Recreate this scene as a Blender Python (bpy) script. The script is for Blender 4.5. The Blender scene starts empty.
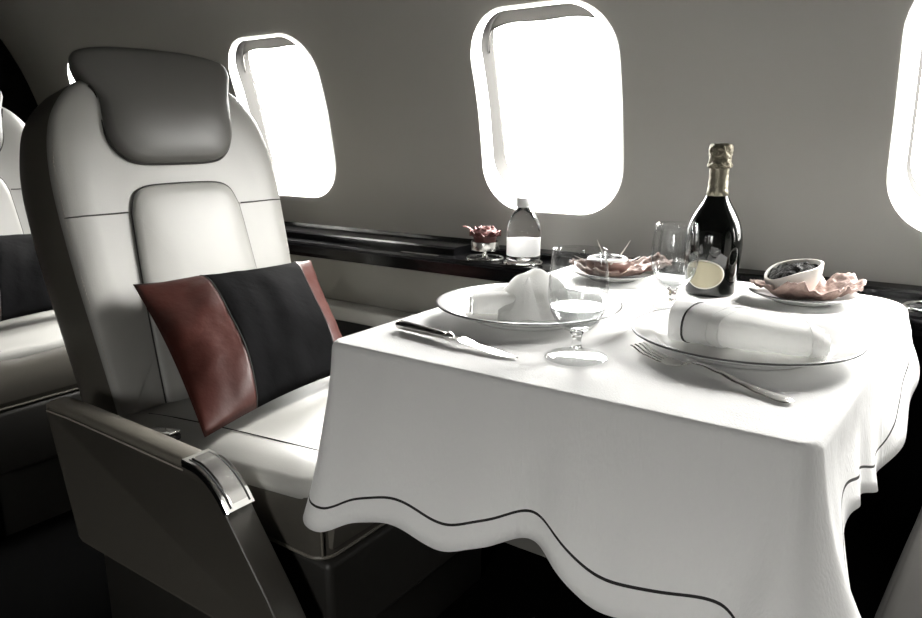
import bpy, bmesh, math, random
from mathutils import Vector, Matrix, noise
random.seed(7)
PI = math.pi
scene = bpy.context.scene
COL = scene.collection
sin, cos, rad = math.sin, math.cos, math.radians

# ------------------------------------------------------------------ materials
def newmat(name):
    m = bpy.data.materials.new(name); m.use_nodes = True
    nt = m.node_tree
    return m, nt, nt.nodes['Principled BSDF']

def mat(name, col, rough=.5, metal=0., coat=0., bump=None, vary=None, sheen=0., spec=None):
    """bump = (scale, strength, distance); vary = (scale, amount): noise on the colour, a property of the material itself"""
    m, nt, b = newmat(name)
    c = (*col, 1)
    b.inputs['Base Color'].default_value = c
    b.inputs['Roughness'].default_value = rough
    b.inputs['Metallic'].default_value = metal
    b.inputs['Coat Weight'].default_value = coat
    b.inputs['Coat Roughness'].default_value = .05
    b.inputs['Sheen Weight'].default_value = sheen
    if spec is not None: b.inputs['Specular IOR Level'].default_value = spec
    tc = nt.nodes.new('ShaderNodeTexCoord')
    if bump:
        n = nt.nodes.new('ShaderNodeTexNoise'); n.inputs['Scale'].default_value = bump[0]; n.inputs['Detail'].default_value = 4
        bp = nt.nodes.new('ShaderNodeBump'); bp.inputs['Strength'].default_value = bump[1]; bp.inputs['Distance'].default_value = bump[2]
        nt.links.new(tc.outputs['Object'], n.inputs['Vector'])
        nt.links.new(n.outputs['Fac'], bp.inputs['Height'])
        nt.links.new(bp.outputs['Normal'], b.inputs['Normal'])
    if vary:
        n = nt.nodes.new('ShaderNodeTexNoise'); n.inputs['Scale'].default_value = vary[0]; n.inputs['Detail'].default_value = 3
        r = nt.nodes.new('ShaderNodeValToRGB')
        lo = tuple(x * (1 - vary[1]) for x in col); hi = tuple(min(1, x * (1 + vary[1])) for x in col)
        r.color_ramp.elements[0].position = .3; r.color_ramp.elements[1].position = .7
        r.color_ramp.elements[0].color = (*lo, 1); r.color_ramp.elements[1].color = (*hi, 1)
        nt.links.new(tc.outputs['Object'], n.inputs['Vector'])
        nt.links.new(n.outputs['Fac'], r.inputs['Fac'])
        nt.links.new(r.outputs['Color'], b.inputs['Base Color'])
    return m

def glass_mat(name, ior=1.5, col=(1, 1, 1), rough=0.):
    m = bpy.data.materials.new(name); m.use_nodes = True
    nt = m.node_tree; nt.nodes.clear()
    o = nt.nodes.new('ShaderNodeOutputMaterial'); g = nt.nodes.new('ShaderNodeBsdfGlass')
    g.inputs['IOR'].default_value = ior; g.inputs['Color'].default_value = (*col, 1); g.inputs['Roughness'].default_value = rough
    nt.links.new(g.outputs[0], o.inputs['Surface'])
    return m

def thin_glass_mat(name, tint=(1, 1, 1), ior=1.45):
    m = bpy.data.materials.new(name); m.use_nodes = True
    nt = m.node_tree; nt.nodes.clear()
    o = nt.nodes.new('ShaderNodeOutputMaterial'); t = nt.nodes.new('ShaderNodeBsdfTransparent'); g = nt.nodes.new('ShaderNodeBsdfGlossy')
    lw = nt.nodes.new('ShaderNodeLayerWeight'); pw = nt.nodes.new('ShaderNodeMath'); f = nt.nodes.new('ShaderNodeMapRange'); mx = nt.nodes.new('ShaderNodeMixShader')
    t.inputs['Color'].default_value = (*tint, 1); g.inputs['Roughness'].default_value = .02; pw.operation = 'POWER'; pw.inputs[1].default_value = 5.; f.inputs['To Min'].default_value = ((ior - 1) / (ior + 1)) ** 2; f.inputs['To Max'].default_value = .9
    nt.links.new(lw.outputs['Facing'], pw.inputs[0]); nt.links.new(pw.outputs[0], f.inputs['Value'])
    nt.links.new(f.outputs[0], mx.inputs[0]); nt.links.new(t.outputs[0], mx.inputs[1]); nt.links.new(g.outputs[0], mx.inputs[2])
    nt.links.new(mx.outputs[0], o.inputs['Surface'])
    return m

def translucent_mat(name, col, front):
    m = bpy.data.materials.new(name); m.use_nodes = True
    nt = m.node_tree; nt.nodes.clear()
    o = nt.nodes.new('ShaderNodeOutputMaterial'); t = nt.nodes.new('ShaderNodeBsdfTranslucent'); d = nt.nodes.new('ShaderNodeBsdfDiffuse')
    t.inputs['Color'].default_value = (*col, 1); d.inputs['Color'].default_value = (*front, 1)
    mx = nt.nodes.new('ShaderNodeMixShader'); mx.inputs[0].default_value = .5
    nt.links.new(t.outputs[0], mx.inputs[1]); nt.links.new(d.outputs[0], mx.inputs[2]); nt.links.new(mx.outputs[0], o.inputs['Surface'])
    return m

def linen_mat(name, col, creases=(), weave=520., trans=0.):
    """white linen: a fine weave, soft rumples and ironed fold lines (object x / y positions) as bump"""
    m, nt, b = newmat(name)
    b.inputs['Base Color'].default_value = (*col, 1); b.inputs['Roughness'].default_value = .8
    b.inputs['Sheen Weight'].default_value = .08; b.inputs['Specular IOR Level'].default_value = .15
    tc = nt.nodes.new('ShaderNodeTexCoord')
    n = nt.nodes.new('ShaderNodeTexNoise'); n.inputs['Scale'].default_value = 9; n.inputs['Detail'].default_value = 5
    nt.links.new(tc.outputs['Object'], n.inputs['Vector'])
    mp = nt.nodes.new('ShaderNodeMapping'); mp.inputs['Scale'].default_value = (weave, weave, weave * .15)
    nt.links.new(tc.outputs['Object'], mp.inputs['Vector'])
    w = nt.nodes.new('ShaderNodeTexNoise'); w.inputs['Scale'].default_value = 1; w.inputs['Detail'].default_value = 1
    nt.links.new(mp.outputs[0], w.inputs['Vector'])
    def math_(op, a, bb):
        q = nt.nodes.new('ShaderNodeMath'); q.operation = op
        for i, v in enumerate((a, bb)):
            if v is None: continue
            if isinstance(v, (int, float)): q.inputs[i].default_value = v
            else: nt.links.new(v, q.inputs[i])
        return q.outputs[0]
    h = math_('ADD', math_('MULTIPLY', n.outputs['Fac'], 1.), math_('MULTIPLY', w.outputs['Fac'], .16))
    sep = nt.nodes.new('ShaderNodeSeparateXYZ'); nt.links.new(tc.outputs['Object'], sep.inputs[0])
    for ax, pos, wd, amt in creases:
        d = math_('ABSOLUTE', math_('SUBTRACT', sep.outputs[ax], pos), None)
        g = math_('MAXIMUM', math_('SUBTRACT', 1., math_('DIVIDE', d, wd)), 0.)
        h = math_('ADD', h, math_('MULTIPLY', g, amt))
    bp = nt.nodes.new('ShaderNodeBump'); bp.inputs['Strength'].default_value = .55; bp.inputs['Distance'].default_value = .006
    nt.links.new(h, bp.inputs['Height']); nt.links.new(bp.outputs['Normal'], b.inputs['Normal'])
    if trans:               # thin cloth lets daylight through
        t = nt.nodes.new('ShaderNodeBsdfTranslucent'); t.inputs['Color'].default_value = (*col, 1)
        mx = nt.nodes.new('ShaderNodeMixShader'); mx.inputs[0].default_value = trans
        nt.links.new(bp.outputs['Normal'], t.inputs['Normal'])
        nt.links.new(b.outputs[0], mx.inputs[1]); nt.links.new(t.outputs[0], mx.inputs[2]); nt.links.new(mx.outputs[0], nt.nodes['Material Output'].inputs['Surface'])
    return m

M = {}
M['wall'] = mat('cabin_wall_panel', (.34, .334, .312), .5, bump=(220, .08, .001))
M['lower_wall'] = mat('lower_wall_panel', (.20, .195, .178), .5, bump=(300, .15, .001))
M['ceiling'] = mat('ceiling_panel', (.07, .069, .065), .7)
M['bulkhead'] = mat('dark_bulkhead_cloth', (.003, .003, .003), 1., spec=0)
M['floor'] = mat('dark_carpet', (.0035, .0035, .0035), 1., bump=(700, .6, .003), spec=0)
M['bezel'] = translucent_mat('translucent_bezel', (.8, .8, .78), (.8, .8, .78))
M['reveal'] = mat('window_reveal_plastic', (.05, .049, .047), .9, spec=0)
M['shade'] = mat('grey_pleated_shade', (.16, .155, .145), .8)
M['pane'] = thin_glass_mat('window_acrylic')
M['lacquer'] = mat('black_lacquer', (.003, .003, .0033), .16, spec=.3)
M['black'] = mat('black_matte', (.006, .006, .006), .6)
M['chrome'] = mat('polished_chrome', (.82, .82, .80), .12, metal=1.)
M['brushed'] = mat('brushed_steel', (.55, .54, .52), .24, metal=1.)
M['silver'] = mat('table_silver', (.88, .87, .85), .26, metal=1.)
M['cream'] = mat('cream_leather', (.37, .367, .345), .42, bump=(420, .12, .0012), vary=(6, .04))
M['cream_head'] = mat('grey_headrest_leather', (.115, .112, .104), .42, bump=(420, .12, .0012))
M['taupe'] = mat('taupe_leather', (.062, .057, .048), .45, bump=(420, .15, .0012))
M['taupe_mid'] = mat('taupe_shell_leather', (.11, .102, .086), .45, bump=(420, .15, .0012))
M['taupe_light'] = mat('tan_leather_pad', (.15, .138, .115), .42, bump=(420, .15, .0012))
M['taupe_dark'] = mat('dark_taupe_leather', (.016, .015, .013), .5, bump=(420, .15, .0012))
M['seat_shaded'] = mat('shaded_seat_grey', (.035, .034, .032), .95, spec=.03)
M['seam'] = mat('dark_seam_thread', (.03, .028, .026), .8)  # one even dark colour for all seam lines
M['stitch'] = mat('stitch_thread', (.38, .35, .30), .8)
M['suede'] = mat('black_suede', (.0035, .0035, .0038), .95, bump=(60, .4, .004), vary=(14, .35), spec=.04)
M['redleather'] = mat('oxblood_leather', (.050, .0135, .0100), .5, bump=(35, .35, .004), vary=(9, .2), spec=.25)
M['linen'] = linen_mat('white_linen', (.86, .86, .85), creases=((0, -.342, .006, .22), (1, .96, .005, .14), (0, -.08, .02, .08)))
M['napkin'] = linen_mat('white_napkin_linen', (.9, .9, .89), trans=.55)
M['stripe'] = mat('black_hem_cord', (.012, .011, .011), .8)
M['porcelain'] = mat('white_porcelain', (.84, .84, .83), .12, coat=.3)
M['plateline'] = mat('platinum_plate_line', (.05, .05, .05), .3)
M['glass'] = glass_mat('clear_glass', 1.48)
M['thinglass'] = thin_glass_mat('thin_clear_glass', (.94, .945, .945), 1.75)
M['thinwater'] = thin_glass_mat('still_water_in_glass', (.90, .91, .91), 1.33)
M['water'] = glass_mat('still_water', 1.33)
M['bottleglass'] = mat('black_bottle_glass', (.0035, .004, .0035), .05, coat=.5)
M['foil'] = mat('gold_foil', (.24, .22, .17), .34, metal=.9, bump=(160, .6, .003))
M['foil_dark'] = mat('antique_gold_foil', (.15, .135, .10), .36, metal=.9, bump=(190, 1., .006))
M['label'] = mat('beige_label_paper', (.44, .40, .28), .6)
M['label_edge'] = mat('pale_label_border', (.80, .78, .70), .5)
M['pet'] = glass_mat('clear_bottle_plastic', 1.33)
M['white_label'] = translucent_mat('white_label_film', (.95, .95, .95), (.9, .9, .9))
M['capwhite'] = mat('white_plastic_cap', (.78, .78, .78), .45)
M['rose'] = mat('dried_red_petal', (.060, .011, .009), .6, vary=(60, .35))
M['leafbrown'] = mat('pink_brown_leaf', (.27, .19, .165), .6, bump=(80, .6, .006), vary=(38, .4))
M['shell'] = mat('pale_half_shell', (.72, .70, .66), .3, vary=(22, .22))
M['shellpink'] = mat('reddish_shell', (.15, .085, .07), .35, vary=(25, .6))
M['filling'] = mat('dark_glossy_filling', (.004, .004, .003), .4, spec=.12, bump=(120, 1., .012))
M['placard'] = mat('grey_placard', (.35, .35, .35), .5)

# ------------------------------------------------------------------ object helpers
def link(o, parent=None):
    COL.objects.link(o)
    if parent is not None: o.parent = parent
    return o

def obj(name, bm, m, parent=None, smooth=True, sharp=42, loc=None):
    me = bpy.data.meshes.new(name)
    bmesh.ops.recalc_face_normals(bm, faces=bm.faces)
    bm.to_mesh(me); bm.free()
    for k in (m if isinstance(m, (list, tuple)) else [m]): me.materials.append(M[k])
    if smooth:
        for p in me.polygons: p.use_smooth = True
        if sharp: me.set_sharp_from_angle(angle=rad(sharp))
    o = bpy.data.objects.new(name, me)
    link(o, parent)
    if loc: o.location = loc
    return o

def tag(o, label, cat, group=None):
    o['label'] = label; o['category'] = cat
    if group: o['group'] = group
    return o

def thing(name, label, cat, loc=(0, 0, 0), rz=0, group=None):
    o = bpy.data.objects.new(name, None); link(o)
    o.location = loc; o.rotation_euler = (0, 0, rz); o.empty_display_size = .1
    return tag(o, label, cat, group)

def struct(name, bm, m, parent=None, **k):
    o = obj(name, bm, m, parent, **k)
    if parent is None: o['kind'] = 'structure'
    return o

def dup(root, loc, rz, label, group=None):
    def cp(o, par):
        c = o.copy(); COL.objects.link(c)
        if par is not None: c.parent = par
        for ch in kids[o]: cp(ch, c)
        return c
    kids = {}
    def walk(o):
        kids[o] = list(o.children)
        for ch in kids[o]: walk(ch)
    walk(root)
    r = cp(root, None); r.location = loc; r.rotation_euler = (0, 0, rz); r['label'] = label
    if group: r['group'] = group
    return r

def nb(): return bmesh.new()

def quad(bm, a, b, c, d):
    try: return bm.faces.new((a, b, c, d))
    except ValueError: return None

def add_rings(bm, rings, cap0=True, cap1=True, closed=True):
    """rings: lists of points with equal counts, skinned one to the next"""
    vr = [[bm.verts.new(p) for p in r] for r in rings]
    n = len(vr[0]); fs = []
    for a, b in zip(vr, vr[1:]):
        for i in range(n if closed else n - 1):
            j = (i + 1) % n
            fs.append(quad(bm, a[i], a[j], b[j], b[i]))
    if cap0: bm.faces.new(list(reversed(vr[0])))
    if cap1: bm.faces.new(vr[-1])
    return vr

def add_lathe(bm, prof, n=48, c=(0, 0, 0), closed_ends=True, ripple=None, mi=None):
    """prof: (r, z) bottom to top; r = 0 closes to a point"""
    rings = []
    for r, z in prof:
        if r < 1e-6: rings.append([bm.verts.new((c[0], c[1], c[2] + z))])
        else:
            rings.append([bm.verts.new((c[0] + (r + (ripple(t, z) if ripple else 0)) * cos(t), c[1] + (r + (ripple(t, z) if ripple else 0)) * sin(t), c[2] + z))
                          for t in (2 * PI * i / n for i in range(n))])
    for k, (a, b) in enumerate(zip(rings, rings[1:])):
        for i in range(n):
            j = (i + 1) % n
            if len(a) == 1 and len(b) == 1: continue
            if len(a) == 1: f = bm.faces.new((a[0], b[j], b[i]))
            elif len(b) == 1: f = bm.faces.new((a[i], a[j], b[0]))
            else: f = bm.faces.new((a[i], a[j], b[j], b[i]))
            if mi: f.material_index = mi(k)
    if closed_ends:
        if len(rings[0]) > 1: bm.faces.new(list(reversed(rings[0])))
        if len(rings[-1]) > 1: bm.faces.new(rings[-1])

def add_tube(bm, pts, r, n=10, caps=True, flat=1., up=Vector((0, 0, 1))):
    pts = [Vector(p) for p in pts]
    rings = []
    for i, p in enumerate(pts):
        t = (pts[min(i + 1, len(pts) - 1)] - pts[max(i - 1, 0)]).normalized()
        a = t.cross(up)
        if a.length < 1e-4: a = t.cross(Vector((1, 0, 0)))
        a.normalize(); b = a.cross(t).normalized()
        rr = r[i] if isinstance(r, (list, tuple)) else r
        ra, rb = rr if isinstance(rr, tuple) else (rr, rr * flat)
        rings.append([p + a * ra * cos(2 * PI * k / n) + b * rb * sin(2 * PI * k / n) for k in range(n)])
    add_rings(bm, rings, caps, caps)

def add_torus(bm, R, r, c, n=48, m=10, axis='z'):
    rings = []
    for i in range(n):
        t = 2 * PI * i / n
        rings.append([bm.verts.new((c[0] + (R + r * cos(2 * PI * k / m)) * cos(t), c[1] + (R + r * cos(2 * PI * k / m)) * sin(t), c[2] + r * sin(2 * PI * k / m))) for k in range(m)])
    for i in range(n):
        a, b = rings[i], rings[(i + 1) % n]
        for k in range(m): bm.faces.new((a[k], b[k], b[(k + 1) % m], a[(k + 1) % m]))

def add_box(bm, lo, hi, bev=0., seg=3):
    b2 = bmesh.new()
    bmesh.ops.create_cube(b2, size=1)
    lo, hi = Vector(lo), Vector(hi); s = hi - lo; c = (lo + hi) / 2
    for v in b2.verts: v.co = Vector((v.co.x * s.x, v.co.y * s.y, v.co.z * s.z)) + c
    if bev: bmesh.ops.bevel(b2, geom=list(b2.edges), offset=bev, segments=seg, profile=.5, affect='EDGES')
    merge(bm, b2)

def merge(bm, b2):
    mp = {v: bm.verts.new(v.co) for v in b2.verts}
    for f in b2.faces:
        nf = bm.faces.new([mp[v] for v in f.verts]); nf.material_index = f.material_index
    b2.free()

def closed_spline(pts, n):
    """Catmull-Rom through the points of a closed outline, n points evenly by index"""
    k = len(pts); out = []
    for i in range(n):
        f = i * k / n; a = int(f); t = f - a
        p = [Vector(pts[(a + d) % k]) for d in (-1, 0, 1, 2)]
        out.append(.5 * ((2 * p[1]) + (p[2] - p[0]) * t + (2 * p[0] - 5 * p[1] + 4 * p[2] - p[3]) * t * t + (3 * p[1] - p[0] - 3 * p[2] + p[3]) * t ** 3))
    return out

def spline(pts, n):
    k = len(pts) - 1; out = []
    for i in range(n + 1):
        f = min(i * k / n, k - 1e-9); a = int(f); t = f - a
        p = [Vector(pts[min(max(a + d, 0), k)]) for d in (-1, 0, 1, 2)]
        out.append(.5 * ((2 * p[1]) + (p[2] - p[0]) * t + (2 * p[0] - 5 * p[1] + 4 * p[2] - p[3]) * t * t + (3 * p[1] - p[0] - 3 * p[2] + p[3]) * t ** 3))
    return out

def lerp_table(tab, x):
    if x <= tab[0][0]: return tab[0][1]
    for (a, u), (b, v) in zip(tab, tab[1:]):
        if x <= b:
            t = (x - a) / (b - a); t = t * t * (3 - 2 * t)
            return u + (v - u) * t
    return tab[-1][1]

def round_rect(hx, hy, r, n=10, m=0):
    pts = []
    for cx, cy, a0 in ((hx - r, hy - r, 0), (-hx + r, hy - r, PI / 2), (-hx + r, -hy + r, PI), (hx - r, -hy + r, 3 * PI / 2)):
        for i in range(n + 1):
            a = a0 + PI / 2 * i / n
            pts.append((cx + r * cos(a), cy + r * sin(a)))
    if not m: return pts
    out = []                                   # the straight runs cut up as well
    for i, p in enumerate(pts):
        q = pts[(i + 1) % len(pts)]; out.append(p)
        if i % (n + 1) == n: out += [(p[0] + (q[0] - p[0]) * j / m, p[1] + (q[1] - p[1]) * j / m) for j in range(1, m)]
    return out

# ------------------------------------------------------------------ the cabin shell
X0, X1 = -3.0, 1.9
PROF = [(.66, 1.492), (.70, 1.491), (.775, 1.487), (.86, 1.476), (.94, 1.464), (1.02, 1.450), (1.11, 1.424), (1.20, 1.390), (1.30, 1.336), (1.40, 1.262), (1.5, 1.165), (1.6, 1.035), (1.68, .90), (1.75, .72), (1.80, .46), (1.815, .2)]
def wallY(z):
    for (a, u), (b, v) in zip(PROF, PROF[1:]):
        if z <= b:
            k = PROF.index((a, u)); pr = PROF
            p0 = pr[max(k - 1, 0)]; p3 = pr[min(k + 2, len(pr) - 1)]
            t = (z - a) / (b - a)
            m1 = (v - p0[1]) / (b - p0[0]) * (b - a); m2 = (p3[1] - u) / (p3[0] - a) * (b - a)
            return (2*t**3 - 3*t*t + 1) * u + (t**3 - 2*t*t + t) * m1 + (-2*t**3 + 3*t*t) * v + (t**3 - t*t) * m2
    return PROF[-1][1]
def wallN(z):   # outward direction in (y, z)
    d = (wallY(z + .01) - wallY(z - .01)) / .02
    L = math.hypot(1, d)
    return (1 / L, -d / L)
PITCH = .842
WX = [-2.52, -1.63, -.785, .057, .90]       # window centres along the cabin
FX = [-.06]                                       # across the aisle only the window facing the table is open
WZ, WHX, WHZ, WR = .997, .176, .217, .105
ZA, ZB = .70, 1.30
CH = .40                                          # half the width of one window panel

def wall_mesh(side):
    """the curved side wall between the ledge and the ceiling with its window holes; side +1 is the window wall behind the table"""
    bm = nb()
    yy = (lambda z: wallY(z)) if side > 0 else (lambda z: .4 - wallY(z))
    P = lambda x, z: (x, yy(z), z)
    cells = WX if side > 0 else FX
    for wx in cells:
        hole = round_rect(WHX, WHZ, WR, 10, 10)
        xa, xb, za, zb = -CH, CH, ZA - WZ, ZB - WZ
        K = 8; rings = []
        outer = []
        for (px, pz) in hole:
            s = min([v for v in ((xb / px) if px > 1e-9 else 9e9, (xa / px) if px < -1e-9 else 9e9, (zb / pz) if pz > 1e-9 else 9e9, (za / pz) if pz < -1e-9 else 9e9)])
            outer.append((px * s, pz * s))
        for k in range(K + 1):
            t = k / K
            rings.append([bm.verts.new(P(wx + a[0] * (1 - t) + b[0] * t, WZ + a[1] * (1 - t) + b[1] * t)) for a, b in zip(hole, outer)])
        n = len(hole)
        for a, b in zip(rings, rings[1:]):
            for i in range(n): quad(bm, a[i], a[(i + 1) % n], b[(i + 1) % n], b[i])
        for cx, cz in ((xa, za), (xb, za), (xb, zb), (xa, zb)):     # the four corners of the cell
            q = [(i, (i + 1) % n) for i in range(n)]
            for i, j in q:
                a, b = outer[i], outer[j]
                on = lambda p: (abs(p[0] - cx) < 1e-6) - (abs(p[1] - cz) < 1e-6)
                if on(a) * on(b) == -1:
                    c = bm.verts.new(P(wx + cx, WZ + cz)); bm.faces.new((rings[-1][i], c, rings[-1][j]))
    def strip(xa, xb, zs, off=0.):
        nx = max(1, int((xb - xa) / .2))
        g = [[bm.verts.new(Vector(P(xa + (xb - xa) * i / nx, z)) + Vector((0, off * side, 0))) for i in range(nx + 1)] for z in zs]
        for r, s in zip(g, g[1:]):
            for i in range(nx): quad(bm, r[i], r[i + 1], s[i + 1], s[i])
    strip(X0, X1, [.655, .70]); strip(X0, X1, [1.30, 1.34, 1.38, 1.42, 1.46, 1.50])
    mid = sorted({ZA, ZB} | {round(WZ + p[1], 6) for p in outer if abs(p[0] - CH) < 1e-6 and ZA + 1e-4 < WZ + p[1] < ZB - 1e-4})
    edges = [X0] + [v for wx in cells for v in (wx - CH, wx + CH)] + [X1]
    for xa, xb in zip(edges[::2], edges[1::2]):
        if xb - xa > 1e-3: strip(xa, xb, mid)
    bmesh.ops.remove_doubles(bm, verts=bm.verts, dist=2e-4)
    return bm
struct('wall_back', wall_mesh(1), 'wall', sharp=None)
struct('wall_front', wall_mesh(-1), 'wall', sharp=None)

bm = nb()
zs = [1.5 + .035 * i for i in range(10)]
arc = [(wallY(z), z) for z in zs if z < 1.815] + [(.2, 1.815)]
arc = arc + [(.4 - y, z) for y, z in reversed(arc[:-1])]
arc2 = [(.2 + (y - .2) * 1.03, z + .03) for y, z in arc]
loop = arc + list(reversed(arc2))
add_rings(bm, [[(x, y, z) for y, z in loop] for x in (X0, X1)])
struct('ceiling', bm, 'ceiling', sharp=30)
bm = nb(); add_box(bm, (X0, -1.0, -.03), (X1, 1.40, 0)); struct('floor', bm, 'floor', smooth=False)
bm = nb(); add_box(bm, (X0 - .04, -1.3, -.03), (X0, 1.7, 1.86)); struct('wall_left', bm, 'bulkhead', smooth=False)
bm = nb(); add_box(bm, (X1, -1.3, -.03), (X1 + .04, 1.7, 1.86)); struct('wall_right', bm, 'bulkhead', smooth=False)
# lower side walls under the ledge, closed up to the window panels
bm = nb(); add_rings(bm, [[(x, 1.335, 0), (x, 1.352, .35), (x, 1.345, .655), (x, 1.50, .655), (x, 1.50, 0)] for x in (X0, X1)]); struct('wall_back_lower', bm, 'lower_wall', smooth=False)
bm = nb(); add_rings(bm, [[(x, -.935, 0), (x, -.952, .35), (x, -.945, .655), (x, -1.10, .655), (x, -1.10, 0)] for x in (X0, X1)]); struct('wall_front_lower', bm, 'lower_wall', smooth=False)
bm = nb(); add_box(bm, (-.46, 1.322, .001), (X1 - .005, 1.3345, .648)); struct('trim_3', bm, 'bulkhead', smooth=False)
# armrest rail on the lower side wall
bm = nb(); add_box(bm, (X0 + .005, 1.287, .49), (-.47, 1.347, .528), .009); struct('trim_1', bm, 'cream')
bm = nb(); add_box(bm, (X0 + .005, 1.312, .39), (-.47, 1.350, .488)); struct('trim_2', bm, 'black', smooth=False)

# windows: a translucent bezel standing a little proud of the panel, a reveal running outward and an acrylic pane
def window(idx, wx, side):
    root = bpy.data.objects.new('window_%d' % idx, None); link(root)
    ny, nz = wallN(WZ)
    root.location = (wx, wallY(WZ) if side > 0 else .4 - wallY(WZ), WZ); root['kind'] = 'structure'
    def at(px, pz, d):       # d: outward (positive) from the wall surface, in the root's frame
        z = WZ + pz; n_ = wallN(z)
        y = wallY(z) + d * n_[0] - wallY(WZ); zz = pz + d * n_[1] * 1.0
        return (px, y if side > 0 else -y, zz)
    def ring(inset, d, n=10):
        r = max(WR - inset, .02)
        return [at(px, pz + .75 * max(min(inset, .025), 0), d) for px, pz in round_rect(WHX - inset, WHZ - inset, r, n, 10)]
    b1 = nb()
    add_rings(b1, [ring(-.003, .002), ring(-.001, -.004), ring(.006, -.0065), ring(.014, -.0055), ring(.021, -.001), ring(.025, .006)], False, False)
    obj('bezel', b1, 'bezel', root, sharp=None)
    b2 = nb()
    add_rings(b2, [ring(.025, .006), ring(.0255, .010), ring(.0265, .030), ring(.0275, .056), ring(.0245, .056), ring(.0235, .012)], False, False)
    obj('reveal', b2, 'reveal', root, sharp=30)
    # pleated shade drawn down a little way
    b3 = nb(); hw, zt = WHX - .029, WHZ - .0082
    cols = []
    for i in range(41):
        px = -hw + 2 * hw * i / 40; e_ = abs(px) / hw
        ztop = zt - (0 if e_ < .45 else .082 * (1 - math.sqrt(max(0, 1 - ((e_ - .45) / .55) ** 2))))
        zbot = min(zt - .026 - .004 * cos(px * 22) + .030 * e_ ** 6 - .05 * e_ ** 4, ztop - .0005)
        cols.append([at(px, ztop + (zbot - ztop) * j / 6, .030 + (.004 if j % 2 else 0)) for j in range(7)])
    add_rings(b3, cols, False, False, False)
    sh_ = obj('window_shade', b3, 'shade', root, sharp=None); q_ = sh_.modifiers.new('thickness', 'SOLIDIFY'); q_.thickness = .0012
    b4 = nb()
    bm_r = ring(.029, .0522); b4.faces.new([b4.verts.new(p) for p in bm_r])
    obj('window_pane', b4, 'pane', root, smooth=False)
    # a rectangular light portal in the opening: it only tells the renderer where the sky comes in
    ld = bpy.data.lights.new('portal', 'AREA'); ld.shape = 'RECTANGLE'; ld.size = .292; ld.size_y = .374; ld.cycles.is_portal = True
    lo = bpy.data.objects.new('window_portal', ld); link(lo)
    c = Vector(at(0, 0, .0515)) + root.location
    lo.location = c
    inward = Vector((0, -ny * side, -nz))
    lo.rotation_euler = inward.to_track_quat('-Z', 'Z').to_euler()
k = 1
for wx in WX: window(k, wx, 1); k += 1
for wx in FX: window(k, wx, -1); k += 1

# ------------------------------------------------------------------ the black ledge
LX0, LX1 = X0 + .005, X1 - .005
led = thing('side_ledge', 'glossy black lacquered ledge running along the wall under the windows', 'ledge', (0, 1.40, .65))
def extr(prof, xa, xb):
    b = nb(); add_rings(b, [[(x, y - 1.40, z - .65) for y, z in prof] for x in (xa, xb)]); return b
obj('ledge_body', extr([(1.318, .640), (1.318, .672), (1.324, .677), (1.326, .677), (1.329, .673), (1.488, .673), (1.488, .657), (1.353, .657), (1.353, .640)], LX0, LX1), 'lacquer', led, smooth=False)
obj('lip', extr([(1.312, .650), (1.311, .668), (1.314, .671), (1.3178, .670), (1.3178, .650)], LX0, LX1), 'lacquer', led, smooth=False)
obj('cover', extr([(1.385, .6735), (1.385, .688), (1.390, .692), (1.478, .692), (1.4865, .7), (1.4865, .6735)], LX0, -.985), 'lacquer', led, smooth=False)
obj('back_rail', extr([(1.452, .6735), (1.452, .684), (1.456, .688), (1.4865, .692), (1.4865, .6735)], -.983, LX1), 'lacquer', led, smooth=False)
VX, VY = -.890, 1.372
BX, BY = -.787, 1.368
for cx, cy in ((VX, VY), (BX, BY), (-.022, 1.366)):  # the last ring, at the right, is added in place of a bright reflection
    b = nb(); add_torus(b, .041, .0028, (cx, cy - 1.40, .0285), 40, 8); obj('cup_holder_ring', b, 'chrome', led)
b = nb(); add_box(b, (-1.11, -.066, .0271), (-1.0, -.056, .0282)); obj('inlaid_strip', b, 'brushed', led, smooth=False)

# ------------------------------------------------------------------ chairs
REC = rad(12.7)
def back_frame():
    O = Vector((-.281, 0, .42)); U = Vector((0, 1, 0)); V = Vector((-sin(REC), 0, cos(REC))); N = Vector((cos(REC), 0, sin(REC)))
    return O, U, V, N
def pad(bm, outline, prof, frame, c=None):
    """a padded panel: rings of the outline scaled about its middle, (scale, height) from the back edge to the front middle"""
    O, U, V, N = frame
    if c is None: c = sum((Vector(p) for p in outline), Vector((0, 0))) / len(outline)
    c = Vector(c)
    rings = []
    for s, w in prof:
        rings.append([O + U * (c.x + (p[0] - c.x) * s) + V * (c.y + (p[1] - c.y) * s) + N * w for p in outline])
    vr = add_rings(bm, rings, True, False)
    ctr = bm.verts.new(O + U * c.x + V * c.y + N * prof[-1][1])
    n = len(outline)
    for i in range(n): bm.faces.new((vr[-1][i], vr[-1][(i + 1) % n], ctr))

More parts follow.
